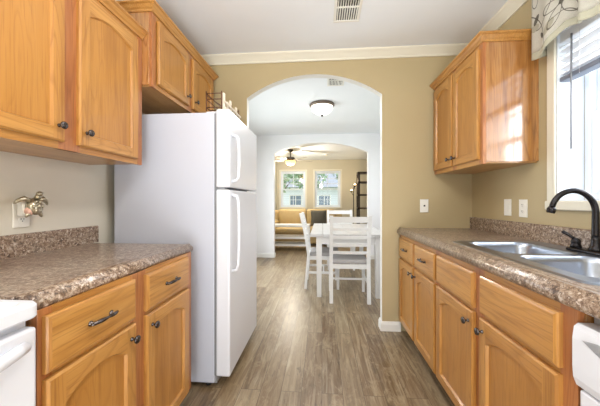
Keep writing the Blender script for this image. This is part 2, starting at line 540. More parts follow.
# crown moulding and baseboards
CR = [(0, HC - .075), (.012, HC - .075), (.016, HC - .06), (.04, HC - .03), (.055, HC - .014), (.06, HC), (0, HC)]
m = MB(); m.sweep([(XL, YB + .0), (XL, YA), (XR, YA), (XR, YB)], CR, side=-1)
struct(m.build('trim_1', 'cream_trim'), 'cream crown moulding round the kitchen ceiling', 'moulding')
BP = [(0, 0), (.014, 0), (.014, .06), (.010, .072), (.006, .085), (0, .085)]
m = MB(); m.sweep([(.70, YA), (.538, YA), (.538, YA + .075), (.80, YA + .075)], BP, side=1)
struct(m.build('baseboard_right', 'trim'), 'white baseboard wrapping the foot of the arch beside the long counter', 'baseboard')
m = MB(); m.sweep([(-.80, YA + .075), (-.70, YA + .075), (-.70, YA), (-.72, YA)], BP, side=1)
struct(m.build('baseboard_left', 'trim'), 'white baseboard wrapping the foot of the arch beside the fridge', 'baseboard')
m = MB(); m.sweep([(XLD, YD), (-.984, YD), (-.984, YD + .12), (XLD, YD + .12)], BP, side=1 * -1)
struct(m.build('baseboard_dining_left', 'trim'), 'white baseboard under the white dining wall beside the sofa view', 'baseboard')
m = MB(); m.sweep([(XRD, YD + .12), (.919, YD + .12), (.919, YD), (XRD, YD)], BP, side=-1)
struct(m.build('baseboard_dining_right', 'trim'), 'white baseboard under the dining wall behind the table', 'baseboard')
m = MB(); m.sweep([(XLD, YF), (XRD, YF)], BP, side=-1)
struct(m.build('baseboard_far', 'trim'), 'white baseboard under the two living room windows', 'baseboard')

# ------------------------------------------------------------------ windows
def window(name, w, h, loc, rz, depth, label, cols=2, rows=2, casing='trim', grid=True, recess=0.10, sill=True, cw=.055):
    """Local: x along the wall 0..w, z 0..h, room is at -y, wall face at y=0."""
    r = thing(name, loc, rz, label, 'window', kind='structure')
    m = MB()
    for (a, b, c, d) in ((-cw, 0, -cw, h + cw), (w, w + cw, -cw, h + cw), (0, w, h, h + cw)):
        m.box(a, b, -.014, 0, c, d, .004)
    m.build('casing', casing, r)
    if sill:
        m = MB(); m.box(-cw - .004, w + cw + .004, -.022, 0, -.05, 0.0, .004)
        m.build('sill', casing, r)
    m = MB()
    m.box(-.001, .006, -.002, recess, 0, h); m.box(w - .006, w + .001, -.002, recess, 0, h)
    m.box(.006, w - .006, -.002, recess, h - .006, h + .001); m.box(.006, w - .006, -.002, recess, -.001, .006)
    m.build('reveal', 'vinyl', r)
    m = MB()
    f = .04
    for (a, b, c, d) in ((.006, f, .006, h - .006), (w - f, w - .006, .006, h - .006), (f, w - f, h - f, h - .006), (f, w - f, .006, f)):
        m.box(a, b, recess, depth, c, d, .003)
    m.build('frame', 'vinyl', r)
    mid = h / 2
    for k, (z0, z1, yy) in enumerate(((f, mid + .018, recess + .008), (mid - .018, h - f, recess + .034))):
        m = MB(); s_ = .034
        for (a, b, c, d) in ((f, f + s_, z0, z1), (w - f - s_, w - f, z0, z1), (f + s_, w - f - s_, z0, z0 + s_), (f + s_, w - f - s_, z1 - s_, z1)):
            m.box(a, b, yy, yy + .024, c, d, .002)
        gx0, gx1, gz0, gz1 = f + s_, w - f - s_, z0 + s_, z1 - s_
        if grid:
            for i in range(1, cols):
                x = gx0 + (gx1 - gx0) * i / cols
                m.box(x - .008, x + .008, yy + .006, yy + .02, gz0, gz1)
            for i in range(1, rows):
                z = gz0 + (gz1 - gz0) * i / rows
                m.box(gx0, gx1, yy + .006, yy + .02, z - .008, z + .008)
        sash = m.build('sash', 'vinyl', r)
        m = MB(); m.box(gx0, gx1, yy + .010, yy + .014, gz0, gz1)
        m.build('pane', 'glass', sash)
    return r

window('window_1', WIN[1] - WIN[0], WIN[3] - WIN[2], (XR, WIN[1], WIN[2]), -PI / 2, .19, 'deep white kitchen window above the sink', recess=.135, casing='cream_trim')
for k, (a, b, lo, hi) in enumerate(LW):
    window('window_%d' % (k + 2), b - a, hi - lo, (a, YF, lo), 0, .14,
           ['living room window with trees behind it, above the tan sofa', 'living room window above the charcoal pillow'][k], cols=2, rows=3, recess=.05, casing='cream_trim')
window('window_4', 1.5, 1.2, (XRD, 4.8, .9), -PI / 2, .11, 'dining room window out of sight across from the glass door', recess=.05)
window('window_5', 1.5, 1.9, (.75, YB, .25), PI, .11, 'tall window in the kitchen end wall behind the viewer', recess=.05)
# dining glass door (sliding)
r = thing('door_1', (XLD, PAT[0], PAT[2]), PI / 2, 'white sliding glass door in the dining room side wall', 'door', kind='structure')
w_, h_ = PAT[1] - PAT[0], PAT[3] - PAT[2]
m = MB()
for (a, b, c, d) in ((0, .05, 0, h_), (w_ - .05, w_, 0, h_), (.05, w_ - .05, h_ - .05, h_), (.05, w_ - .05, 0, .04)):
    m.box(a, b, .0, .10, c, d, .003)
m.build('frame', 'vinyl', r)
for k in range(2):
    m = MB(); a0 = .05 + k * (w_ - .1) / 2 - (.03 if k else 0); a1 = a0 + (w_ - .1) / 2 + .03
    y = .02 + .035 * k
    for (a, b, c, d) in ((a0, a0 + .06, .04, h_ - .05), (a1 - .06, a1, .04, h_ - .05), (a0 + .06, a1 - .06, h_ - .11, h_ - .05), (a0 + .06, a1 - .06, .04, .12)):
        m.box(a, b, y, y + .03, c, d, .003)
    p = m.build('door_panel', 'vinyl', r)
    m = MB(); m.box(a0 + .06, a1 - .06, y + .012, y + .018, .12, h_ - .11)
    m.build('pane', 'glass', p)

# ------------------------------------------------------------------ cabinet parts
def knob(parent, x, y, z):
    m = MB()
    m.lathe([(.0075, 0), (.0075, .003), (.0045, .006), (.0045, .013), (.009, .016), (.0145, .020), (.0155, .0235), (.0135, .0275), (.007, .0295), (.0, .030)], 18,
            Matrix.Translation((x, y, z)) @ Matrix.Rotation(PI / 2, 4, 'X'))
    return m.build('knob', 'bronze', parent)

def pull(parent, x, y, z, w=.085):
    m = MB()
    for s_ in (-1, 1):
        m.lathe([(.0085, 0), (.0085, .003), (.005, .005), (.005, .02)], 12, Matrix.Translation((x + s_ * w / 2, y, z)) @ Matrix.Rotation(PI / 2, 4, 'X'))
    pts, rs = [], []
    for k in range(15):
        t_ = -1 + 2 * k / 14
        pts.append((x + t_ * (w / 2 + .012), y - .014 - .013 * (1 - t_ * t_), z + .004 * (1 - t_ * t_)))
        rs.append(.0038 + .0032 * abs(math.sin(t_ * PI * 1.0)) + (.001 if abs(t_) > .9 else 0))
    m.tube(pts, rs, 10)
    return m.build('handle', 'bronze', parent)

T = .019
def door(parent, x0, x1, z0, z1, yf, kx=None, kz=None, s=.052, rise=.04, name='door'):
    w, h = x1 - x0, z1 - z0
    e = .006
    rail = .052
    A = arch_pts(s, w - s, h - rail - rise, h - rail, 16)
    zs = h - rail - rise
    m = MB(); F = -T
    P = lambda x, z, y=F: (x, y, z)
    m.face([P(e, e), P(s, e), P(s, s), P(s, zs), P(s, h - e), P(e, h - e)], 0)
    m.face([P(w - s, e), P(w - e, e), P(w - e, h - e), P(w - s, h - e), P(w - s, zs), P(w - s, s)], 0)
    m.face([P(s, e), P(w - s, e), P(w - s, s), P(s, s)], 1)
    for p, q in zip(A[:-1], A[1:]):
        m.face([P(*p), P(*q), P(q[0], h - e), P(p[0], h - e)], 1)
    R1 = [P(e, e), P(w - e, e), P(w - e, h - e), P(e, h - e)]
    R2 = [P(0, 0, F + e), P(w, 0, F + e), P(w, h, F + e), P(0, h, F + e)]
    R3 = [P(0, 0, 0), P(w, 0, 0), P(w, h, 0), P(0, h, 0)]
    for a_, b_ in ((R1, R2), (R2, R3)):
        for i in range(4): m.face([a_[i], a_[(i + 1) % 4], b_[(i + 1) % 4], b_[i]], 1 - i % 2)
    b = .005
    L1 = [(s, s), (w - s, s)] + A[::-1]
    def ins(x, z):
        return (w / 2 + (x - w / 2) * (1 - 2 * b / (w - 2 * s)), z + b if z <= s + 1e-6 else z - b)
    L2 = [ins(*p) for p in L1]
    for i in range(len(L1)):
        j = (i + 1) % len(L1)
        m.face([P(*L1[i]), P(*L1[j]), P(*L2[j], F + .011), P(*L2[i], F + .011)], 0 if abs(L1[i][0] - L1[j][0]) < 1e-6 else 1)
    d = m.build(name, ['oak_v', 'oak_h'], parent, (x0, yf, z0))
    m = MB(); m.face([P(*p, F + .011) for p in L2])
    m.build('panel', 'oak_panel', d)
    if kx is not None: knob(d, kx - x0, F, kz - z0)
    return d

def drawer(parent, x0, x1, z0, z1, yf, handle=True):
    w, h = x1 - x0, z1 - z0
    m = MB(); F = -T
    lo = lambda i, y: [(i, y, i), (w - i, y, i), (w - i, y, h - i), (i, y, h - i)]
    LL = [lo(0, 0), lo(0, F + .007), lo(.004, F + .003), lo(.011, F)]
    for a_, b_ in zip(LL[:-1], LL[1:]):
        for i in range(4): m.face([a_[i], a_[(i + 1) % 4], b_[(i + 1) % 4], b_[i]], i % 2)
    m.face(LL[0]); m.face(LL[-1])
    d = m.build('drawer', ['oak_d', 'oak_v'], parent, (x0, yf, z0))
    if handle: pull(d, w / 2, F, h / 2)
    return d

def face_frame(parent, w, z0, z1, yf, stiles, rails, mat='oak_frame', t=.019):
    """stiles: [(x0,x1)] full height; rails: [(za,zb)] full width."""
    m = MB()
    for a, b in stiles: m.box(a, b, yf, yf + t, z0, z1, .001, 0)
    for a, b in rails: m.box(stiles[0][1], stiles[-1][0], yf + .0005, yf + t, a, b, 0, 1)
    return m.build('face_frame', [mat, 'oak_h'], parent)

CROWN = [(0, 0), (.006, 0), (.010, .010), (.018, .018), (.026, .032), (.036, .038), (.036, .048), (0, .048)]
def crown(parent, w, d, z, left=True, right=True):
    m = MB()
    path = ([(0, 0)] if left else []) + [(0, -d), (w, -d)] + ([(w, 0)] if right else [])
    m.sweep(path, [(o, z - .012 + zz) for o, zz in CROWN], side=-1)
    return m.build('crown_moulding', 'oak_h', parent)

def upper_cabinet(loc, rz, w, h, d, doors, label, kz=.06, cr=(True, True), frame_bottom=.04):
    c = thing('wall_cabinet', loc, rz, label, 'cabinet', 'oak wall cabinets')
    m = MB()
    m.box(0, w, -d + .0191, -.001, .012, h, .0008, 0)
    m.build('carcass', ['oak_side'], c)
    m = MB(); m.box(.012, w - .012, -d + .02, -.004, .004, .0119)
    m.build('underside', 'oak_shade', c)
    st = [(0, .04)] + [(a, b) for a, b in doors['mid']] + [(w - .04, w)]
    face_frame(c, w, 0, h, -d, st, [(0, frame_bottom), (h - .05, h)])
    for (x0, x1, kx) in doors['doors']:
        door(c, x0, x1, .03, h - .04, -d, kx, .03 + kz)
    crown(c, w, d, h, *cr)
    return c

# ------------------------------------------------------------------ wall cabinets
upper_cabinet((XL, .632, 1.377), PI / 2, .92, .755, .325,
              {'mid': [(.40, .50)], 'doors': [(.035, .415, .385), (.482, .865, .515)]},
              'two door oak wall cabinet above the short counter and the turtle outlet', cr=(True, False))
upper_cabinet((XL, 1.555, 1.845), PI / 2, .93, .455, .385,
              {'mid': [(.42, .50)], 'doors': [(.045, .43, .395), (.49, .885, .525)]},
              'short oak wall cabinet set high over the white fridge')
upper_cabinet((XR, 2.505, 1.395), -PI / 2, .727, .760, .325,
              {'mid': [(.335, .39)], 'doors': [(.02, .352, .322), (.372, .70, .402)]},
              'oak wall cabinet with shiny grained side beside the window', kz=.055)

# ------------------------------------------------------------------ base cabinets
def base_cabinet(loc, rz, w, d, units, label, end_stile=(.04, .04), open_top=False, top=.876, dtop=.686, drw=(.702, .857)):
    """units: list of (x0, x1, kx, has_handle)."""
    c = thing('base_cabinet', loc, rz, label, 'cabinet', 'oak base cabinets')
    m = MB()
    if open_top:
        m.box(0, .016, -d + .0191, -.001, .10, top - .001); m.box(w - .016, w, -d + .0191, -.001, .10, top - .001)
        m.box(.016, w - .016, -d + .0191, -.001, .10, .116); m.box(.016, w - .016, -.012, -.001, .116, top - .001)
    else:
        m.box(0, w, -d + .0191, -.001, .10, top - .001, .0008)
    m.build('carcass', 'oak_side', c)
    m = MB(); m.box(0, w, -d + .075, -d + .09, 0, .0995)
    m.build('toe_board', 'toe', c)
    st = [(0, end_stile[0])] + [(a[1] - .012, b[0] + .012) for a, b in zip(units[:-1], units[1:])] + [(w - end_stile[1], w)]
    face_frame(c, w, .10, top, -d, st, [(.10, .13), (dtop - .012, drw[0] + .012), (drw[1] - .013, top)])
    for (x0, x1, kx, hh) in units:
        drawer(c, x0, x1, drw[0], drw[1], -d, hh)
        door(c, x0, x1, .115, dtop, -d, kx, dtop - .050, rise=.042)
    return c

base_cabinet((XL, .664, 0), PI / 2, .852, .645, [(.012, .364, .334, True), (.432, .795, .462, True)],
             'oak base cabinet with two drawers between range and fridge')
base_cabinet((XR, 2.515, 0), -PI / 2, .800, .617, [(.022, .392, .362, True), (.424, .785, .452, True)],
             'oak base cabinet at the arch end of the long counter', end_stile=(.035, .03), dtop=.662, drw=(.682, .842))
base_cabinet((XR, 1.713, 0), -PI / 2, .905, .617, [(.012, .410, .380, False), (.462, .860, .492, False)],
             'oak sink base cabinet with two false drawer fronts beside the dishwasher', end_stile=(.03, .055), open_top=True, dtop=.662, drw=(.682, .842))
base_cabinet((XR, .195, 0), -PI / 2, .90, .617, [(.022, .43, .40, True), (.47, .878, .50, True)],
             'oak base cabinet past the dishwasher, behind the viewer', dtop=.662, drw=(.682, .842))

# ------------------------------------------------------------------ countertops (rolled front edge)
EDGE = [(-.06, .876), (-.004, .876), (0, .882), (0, .896), (-.006, .905), (-.013, .909), (-.017, .9155), (-.024, .918), (-.034, .916), (-.06, .914)]
def counter(loc, rz, length, depth, label, hole=None, splash_len=None, top=.914):
    c = thing('countertop', loc, rz, label, 'countertop', 'granite look countertops')
    m = MB()
    ins = .06
    loopF = [(o - depth * -1, z) for o, z in EDGE]
    zz = lambda z: .876 + (z - .876) * (top - .876) / .038
    A = [(0, -depth - o, zz(z)) for o, z in EDGE]
    B = [(length, -depth - o, zz(z)) for o, z in EDGE]
    m.loft([A, B], False, (False, False), 0, True)
    m.face(A); m.face(B)
    yi = -depth + .06
    def slab(x0, x1, y0, y1):
        m.box(x0, x1, y0, y1, .876, top)
    if hole is None:
        slab(0, length, yi, -.001)
    else:
        hx0, hx1, hy0, hy1 = hole
        slab(0, length, yi, hy0); slab(0, length, hy1, -.001)
        slab(0, hx0, hy0, hy1); slab(hx1, length, hy0, hy1)
    m.build('worktop', 'granite', c)
    m = MB()
    sl = splash_len or length
    m.sweep([(0, 0), (sl, 0)], [(.001, top), (.020, top), (.020, top + .094), (.016, top + .1), (.001, top + .1)], side=-1)
    m.build('backsplash', 'granite', c)
    return c

counter((XL, .658, 0), PI / 2, .885, .642, 'short granite look countertop between range and fridge', splash_len=.93)
HOLE = (2.52 - 1.665, 2.52 - .875, -.515, -.06)
counter((XR, 2.523, 0), -PI / 2, 3.3, .642, 'long granite look countertop holding the sink', hole=(2.523 - 1.675, 2.523 - .865, -.515, -.075), top=.925)

# ------------------------------------------------------------------ sink
def rrect(x0, x1, y0, y1, r, z, n=6):
    pts = []
    for cx, cy, a0 in ((x1 - r, y1 - r, 0), (x0 + r, y1 - r, PI / 2), (x0 + r, y0 + r, PI), (x1 - r, y0 + r, 1.5 * PI)):
        for k in range(n + 1):
            a = a0 + k * PI / 2 / n
            pts.append(Vector((cx + r * math.cos(a), cy + r * math.sin(a), z)))
    return pts
r = thing('kitchen_sink', (1.0, 1.27, .925), 0, 'stainless steel double bowl sink set into the long counter', 'sink')
bowls = [(-.185, .155, .025, .385), (-.185, .155, -.385, -.015)]
out = (-.235, .253, -.43, .43)
def rrect4(x0, x1, y0, y1, rs, z, n=8):
    """rs: radius at (+x+y), (-x+y), (-x-y), (+x-y)."""
    pts = []
    for sx, sy, a0, rr in ((1, 1, 0, rs[0]), (-1, 1, PI / 2, rs[1]), (-1, -1, PI, rs[2]), (1, -1, 1.5 * PI, rs[3])):
        cx = (x1 if sx > 0 else x0) - sx * rr; cy = (y1 if sy > 0 else y0) - sy * rr
        for k in range(n + 1):
            a = a0 + k * PI / 2 / n
            pts.append(Vector((cx + rr * math.cos(a), cy + rr * math.sin(a), z)))
    return pts
m = MB()
for b, y0, y1, rs in ((bowls[0], .005, out[3], (.05, .05, .0005, .0005)), (bowls[1], out[2], .005, (.0005, .0005, .05, .05))):
    m.strip(rrect4(out[0], out[1], y0, y1, rs, .006), rrect(*b, .07, .006, 8), True)
o1 = rrect(*out, .05, .006, 8); o2 = rrect(out[0] - .006, out[1] + .006, out[2] - .006, out[3] + .006, .055, .004, 8)
o3 = rrect(out[0] - .010, out[1] + .010, out[2] - .010, out[3] + .010, .058, .0006, 8)
m.loft([o1, o2, o3])
m.build('rim', 'steel', r)
for b in bowls:
    m = MB()
    g = lambda i, rr, z: rrect(b[0] + i, b[1] - i, b[2] + i, b[3] - i, rr, z, 8)
    m.loft([g(0, .07, .006), g(.006, .068, .0), g(.010, .066, -.02), g(.022, .06, -.13), g(.032, .055, -.152), g(.05, .04, -.163), g(.09, .03, -.166)], True, (False, True))
    bo = m.build('bowl', 'steel', r)
    cx, cy = (b[0] + b[1]) / 2, (b[2] + b[3]) / 2
    m = MB(); m.lathe([(.045, -.166), (.045, -.164), (.036, -.163), (.030, -.1655), (.008, -.1655), (.006, -.158), (.0, -.157)], 20, Matrix.Translation((cx, cy, 0)))
    m.build('drain', 'chrome', bo)

# ------------------------------------------------------------------ faucet
r = thing('faucet', (1.205, 1.315, .9315), 0, 'dark bronze gooseneck faucet with side lever behind the sink', 'faucet')
m = MB()
L = lambda i, z: rrect(-.031 + i, .031 - i, -.13 + i, .13 - i, .028 - i * .5, z, 6)
m.loft([L(0, 0), L(0, .008), L(.004, .013), L(.012, .015)], True, (True, True))
m.build('deck_plate', 'faucet', r)
m = MB()
m.lathe([(.025, .014), (.025, .020), (.020, .028), (.0165, .040), (.015, .06), (.0142, .075)], 20)
m.build('collar', 'faucet', r)
m = MB(); pts = []; rs = []
for k in range(6): pts.append((0, 0, .06 + .130 * k / 5)); rs.append(.0142 - .0018 * k / 5)
R_ = .083
for k in range(1, 21):
    a = k / 20 * math.radians(172)
    pts.append((-R_ + R_ * math.cos(a), .02 * k / 20, .190 + R_ * math.sin(a) * 1.08)); rs.append(.0124 - .0010 * k / 20)
m.tube(pts, rs, 14)
tip = Vector(pts[-1]); dd = (tip - Vector(pts[-2])).normalized()
m.build('spout', 'faucet', r)
m = MB(); m.tube([tip - dd * .004, tip + dd * .004, tip + dd * .016, tip + dd * .024], [.0125, .0165, .0165, .0145], 14)
m.build('spout_tip', 'faucet', r)
m = MB()
m.lathe([(.021, .014), (.021, .022), (.0175, .030), (.018, .036), (.019, .043), (.015, .053), (.007, .058)], 18, Matrix.Translation((0, .095, 0)))
hb = m.build('handle_base', 'faucet', r)
m = MB(); m.tube([(0, .095, .048), (-.010, .104, .061), (-.021, .115, .074), (-.031, .125, .082), (-.036, .130, .083)], [.006, .0065, .0075, .0085, .004], 12)
m.build('lever', 'faucet', hb)

# ------------------------------------------------------------------ fridge
r = thing('refrigerator', (-1.33, 1.663, 0), 0, 'white top freezer refrigerator beside the kitchen arch', 'refrigerator')
fw, fd, fh = .71, .660, 1.718
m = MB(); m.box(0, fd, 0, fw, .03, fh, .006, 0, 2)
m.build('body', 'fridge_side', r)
m = MB(); m.box(fd, fd + .012, .006, fw - .006, .075, fh - .006)
m.build('gasket', 'gasket', r)
def fdoor(z0, z1, nm):
    m = MB(); m.box(fd + .012, fd + .100, 0, fw, z0, z1, .010, 0, 3, None, False)
    return m.build(nm, 'appliance', r)
def fhandle(d, z0, z1, flip):
    m = MB()
    x = fd + .100
    y = .05
    zz = [z0 + (z1 - z0) * k / 12 for k in range(13)]
    pts = [(x - .004, y, zz[0])] + [(x + .038 + .006 * math.sin(PI * k / 12), y, z) for k, z in enumerate(zz)] + [(x - .004, y, zz[-1])]
    pts[1] = (x + .03, y, zz[0] + .008); pts[13] = (x + .03, y, zz[-1] - .008)
    m.tube(pts, [.011] + [.0095] * 13 + [.011], 10)
    return m.build('handle', 'appliance', d)
fd_ = fdoor(1.250, 1.738, 'freezer_door'); fhandle(fd_, 1.29, 1.585, 1)
fz_ = fdoor(.072, 1.236, 'fridge_door'); fhandle(fz_, .72, 1.205, -1)
m = MB(); m.box(fd - .06, fd + .04, .02, .09, 1.718, 1.730, .004)
m.build('hinge_cover', 'appliance', r)
m = MB(); m.box(fd - .02, fd + .012, .02, fw - .02, .02, .07)
m.build('kick_grille', 'shadow_grey', r)
for yy in (.04, fw - .04):
    for xx in (.06, fd - .05):
        m = MB(); m.lathe([(.018, 0), (.018, .012), (.01, .014), (.01, .031)], 12, Matrix.Translation((xx, yy, 0)))
        m.build('foot', 'black', r)
m = MB(); m.box(fd + .005, fd + .06, .02, .07, 1.2362, 1.2498)
m.build('hinge', 'shadow_grey', r)

# rack on the fridge
r = thing('bottle_rack', (-.735, 1.70, 1.7385), 0, 'small brown wire rack with pale wooden rails on top of the fridge', 'rack')
rw, rl, rh = .10, .36, .125
m = MB()
for x in (0, rw):
    for y in (0, rl): m.tube([(x, y, 0), (x, y, rh)], .0035, 8)
for z in (.022, .075, .112):
    m.tube([(0, 0, z), (rw, 0, z)], .003, 8); m.tube([(0, rl, z), (rw, rl, z)], .003, 8)
    m.tube([(0, 0, z), (0, rl, z)], .003, 8)
for k in range(1, 6): m.tube([(0, rl * k / 6, .022), (rw, rl * k / 6, .022)], .0025, 8)
m.tube([(0, 0, .10), (rw, 0, .03)], .0022, 8)
m.build('wire_frame', 'brown_metal', r)
for k, hh in enumerate((.12, .085, .115, .08, .11, .075)):
    m = MB(); m.box(rw - .001, rw + .013, .012 + k * .062, .034 + k * .062, 0, hh, .003)
    m.build('wooden_upright', 'rack_wood', r)
m = MB(); m.box(rw + .013, rw + .020, .004, rl - .004, .012, .032, .002); m.box(rw + .013, rw + .020, .004, rl - .004, .056, .070, .002)
m.build('wooden_rail', 'rack_wood', r)

# ------------------------------------------------------------------ range
r = thing('range', (XL, -.104, 0), PI / 2, 'white kitchen range at the near end of the short counter', 'stove')
w_ = .756; D = .63
m = MB(); m.box(0, w_, -D, -.01, .02, .872, .004)
m.build('body', 'appliance', r)
m = MB()
lo = lambda i, z: rrect(i, w_ - i, -D - .042 + i, -.02 - i, .022, z, 5)
m.loft([lo(.002, .872), lo(0, .876), lo(0, .903), lo(.004, .910), lo(.022, .911), lo(.032, .905), lo(.06, .903)], True, (True, True), 0, False)
m.build('cooktop', 'appliance', r)
for (bx, by, br) in ((.2, -.2, .075), (.56, -.2, .095), (.2, -.48, .095), (.56, -.48, .075)):
    m = MB(); m.lathe([(br + .016, .904), (br + .014, .909), (br, .907), (.02, .900)], 28, Matrix.Translation((bx, by, 0)))
    p = m.build('drip_pan', 'chrome', r)
    m = MB(); pts = [(bx + (.018 + (br - .02) * k / 90) * math.cos(k * 8 * PI / 90), by + (.018 + (br - .02) * k / 90) * math.sin(k * 8 * PI / 90), .915) for k in range(91)]
    m.tube(pts, .0045, 6); m.build('burner_coil', 'black', p)
m = MB(); m.box(0, w_, -.09, -.005, .9115, 1.08, .01)
bk = m.build('backguard', 'appliance', r)
for k in range(5):
    m = MB(); m.lathe([(.022, 0), (.02, .02), (.0, .021)], 16, Matrix.Translation((.1 + k * .14, -.09, 1.0)) @ Matrix.Rotation(PI / 2, 4, 'X'))
    m.build('knob', 'black', bk)
m = MB(); m.box(.006, w_ - .006, -D - .036, -D - .001, .20, .847, .008, 0, 2)
od = m.build('oven_door', 'appliance', r)
m = MB(); m.box(.15, w_ - .15, -D - .0375, -D - .035, .36, .62)
m.build('oven_window', 'black', od)
m = MB(); pts = []; rs = []
for k in range(25):
    t_ = -1 + 2 * k / 24
    pts.append((w_ / 2 + t_ * (w_ / 2 - .035), -D - .034 - .045 * (1 - abs(t_) ** 3), .806)); rs.append(.015)
m.tube(pts, rs, 12)
m.build('handle', 'appliance', od)
m = MB(); m.box(.006, w_ - .006, -D - .030, -D - .001, .03, .19, .008, 0, 2)
m.build('storage_drawer', 'appliance', r)
for xx in (.05, w_ - .05):
    for yy in (-.06, -D + .05):
        m = MB(); m.lathe([(.015, 0), (.015, .021)], 10, Matrix.Translation((xx, yy, 0))); m.build('foot', 'black', r)

# ------------------------------------------------------------------ dishwasher
r = thing('dishwasher', (XR, .806, 0), -PI / 2, 'white dishwasher under the long counter beside the sink cabinet', 'dishwasher')
w_ = .60; D = .580
m = MB(); m.box(.003, w_ - .003, -D, -.02, .015, .868)
m.build('tub', 'shadow_grey', r)
m = MB(); m.box(.008, w_, -D - .042, -D - .001, .12, .66, .006, 0, 2)
m.build('door', 'appliance', r)
m = MB()
prof = [(-D - .001, .672), (-D - .030, .662), (-D - .044, .668), (-D - .052, .690), (-D - .054, .72), (-D - .054, .795), (-D - .050, .826), (-D - .040, .835), (-D - .001, .835)]
m.loft([[(x, y, z) for y, z in prof] for x in (.002, .006, w_ - .004, w_)], True, (True, True), 0, False)
cp = m.build('control_panel', 'appliance', r)
m = MB()
hh = [(.03, .800), (.07, .810), (.30, .810), (.53, .810), (.57, .800), (.50, .770), (.30, .752), (.10, .770)]
m.loft([[(x, -D - .0545, z) for x, z in hh], [(.3 + (x - .3) * .97, -D - .056, .785 + (z - .785) * .9) for x, z in hh]], True, (False, True), 0, False)
m.build('pocket_handle', 'shadow_grey', cp)  # raised grey patch; shading of the handle recess put into its colour
m = MB(); m.box(.003, w_ - .003, -D - .02, -D - .001, .0, .11)
m.build('toe_panel', 'black', r)

# ------------------------------------------------------------------ plates on the walls
def plate(kind, loc, rz, label, group=None):
    r = thing('light_switch' if kind == 'switch' else 'wall_outlet' if kind == 'outlet' else 'phone_jack', loc, rz, label, 'switch' if kind == 'switch' else 'outlet', group)
    m = MB()
    lo = lambda i, y: [(-.036 + i, y, -.058 + i), (.036 - i, y, -.058 + i), (.036 - i, y, .058 - i), (-.036 + i, y, .058 - i)]
    m.loft([lo(0, 0), lo(0, -.003), lo(.003, -.006)], True, (True, True), 0, False)
    m.build('cover_plate', 'plate', r)
    if kind == 'outlet':
        for s_ in (-1, 1):
            m = MB(); m.lathe([(.016, 0), (.016, .0025), (.015, .003)], 18, Matrix.Translation((0, -.0055, s_ * .021)) @ Matrix.Rotation(PI / 2, 4, 'X'))
            rc = m.build('receptacle', 'plate', r)
            m = MB()
            for dx in (-.006, .006): m.box(dx - .001, dx + .001, -.0092, -.0082, s_ * .021 - .001, s_ * .021 + .007)
            m.box(-.002, .002, -.0092, -.0082, s_ * .021 - .009, s_ * .021 - .005)
            m.build('slots', 'slot', rc)
    elif kind == 'switch':
        m = MB(); m.box(-.016, .016, -.010, -.0055, -.033, .033, .002)
        m.build('rocker', 'plate', r)
    else:
        m = MB(); m.box(-.007, .007, -.009, -.0055, -.006, .008)
        m.build('jack', 'slot', r)
    return r
plate('outlet', (XL + .001, 1.165, 1.10), PI / 2, 'white outlet plate behind the metal turtle')
plate('switch', (XR - .001, 2.055, 1.120), -PI / 2, 'white switch plate in the shade under the wall cabinet')
plate('outlet', (XR - .001, 1.905, 1.117), -PI / 2, 'white outlet plate between the switch and the window')
plate('jack', (.905, YA - .001, 1.122), 0, 'ivory plate with a small dark jack beside the arch')

# turtle night light
r = thing('turtle_ornament', (XL + .012, 1.158, 1.135), PI / 2, 'metallic turtle plugged into the outlet over the short counter', 'night light')
r.scale = (.9, .9, .9)
m = MB(); m.box(-.024, .024, -.040, 0, -.045, .035, .006)
m.build('plug_body', 'plate', r)
RX = Matrix.Rotation(math.radians(-15), 4, 'X')
m = MB()
m.ell((.012, -.062, .005), (.036, .024, .045), RX)
for a in range(6):
    m.ell((.012 + .020 * math.cos(a * PI / 3), -.080, .005 + .026 * math.sin(a * PI / 3)), (.009, .008, .010), None, 0, 8, 6)
m.ell((.012, -.086, .006), (.011, .008, .012), None, 0, 8, 6)
m.build('shell', 'turtle', r)
m = MB(); m.tube([(.014, -.066, .045), (.018, -.074, .062)], [.011, .010], 10); m.ell((.019, -.080, .070), (.013, .016, .013))
for s_ in (-1, 1): m.ell((.019 + s_ * .009, -.090, .074), (.003, .003, .003), None, 0, 6, 5)
m.build('head', 'turtle', r)
for (pts, rs) in ((( (.03, -.062, .035), (.052, -.062, .045), (.075, -.056, .030), (.088, -.05, .012)), (.012, .013, .010, .003)),
                  (((-.012, -.06, .035), (-.034, -.055, .046), (-.056, -.046, .034), (-.068, -.04, .02)), (.012, .013, .010, .003)),
                  (((.03, -.062, -.022), (.042, -.062, -.036), (.048, -.06, -.05)), (.010, .010, .004)),
                  (((-.008, -.062, -.022), (-.022, -.06, -.036), (-.030, -.058, -.048)), (.010, .010, .004))):
    m = MB(); m.tube(pts, rs, 10); m.build('flipper', 'turtle', r)
m = MB(); m.ell((-.012, -.058, -.018), (.020, .018, .022)); m.build('wax_pot', 'turtle_pink', r)

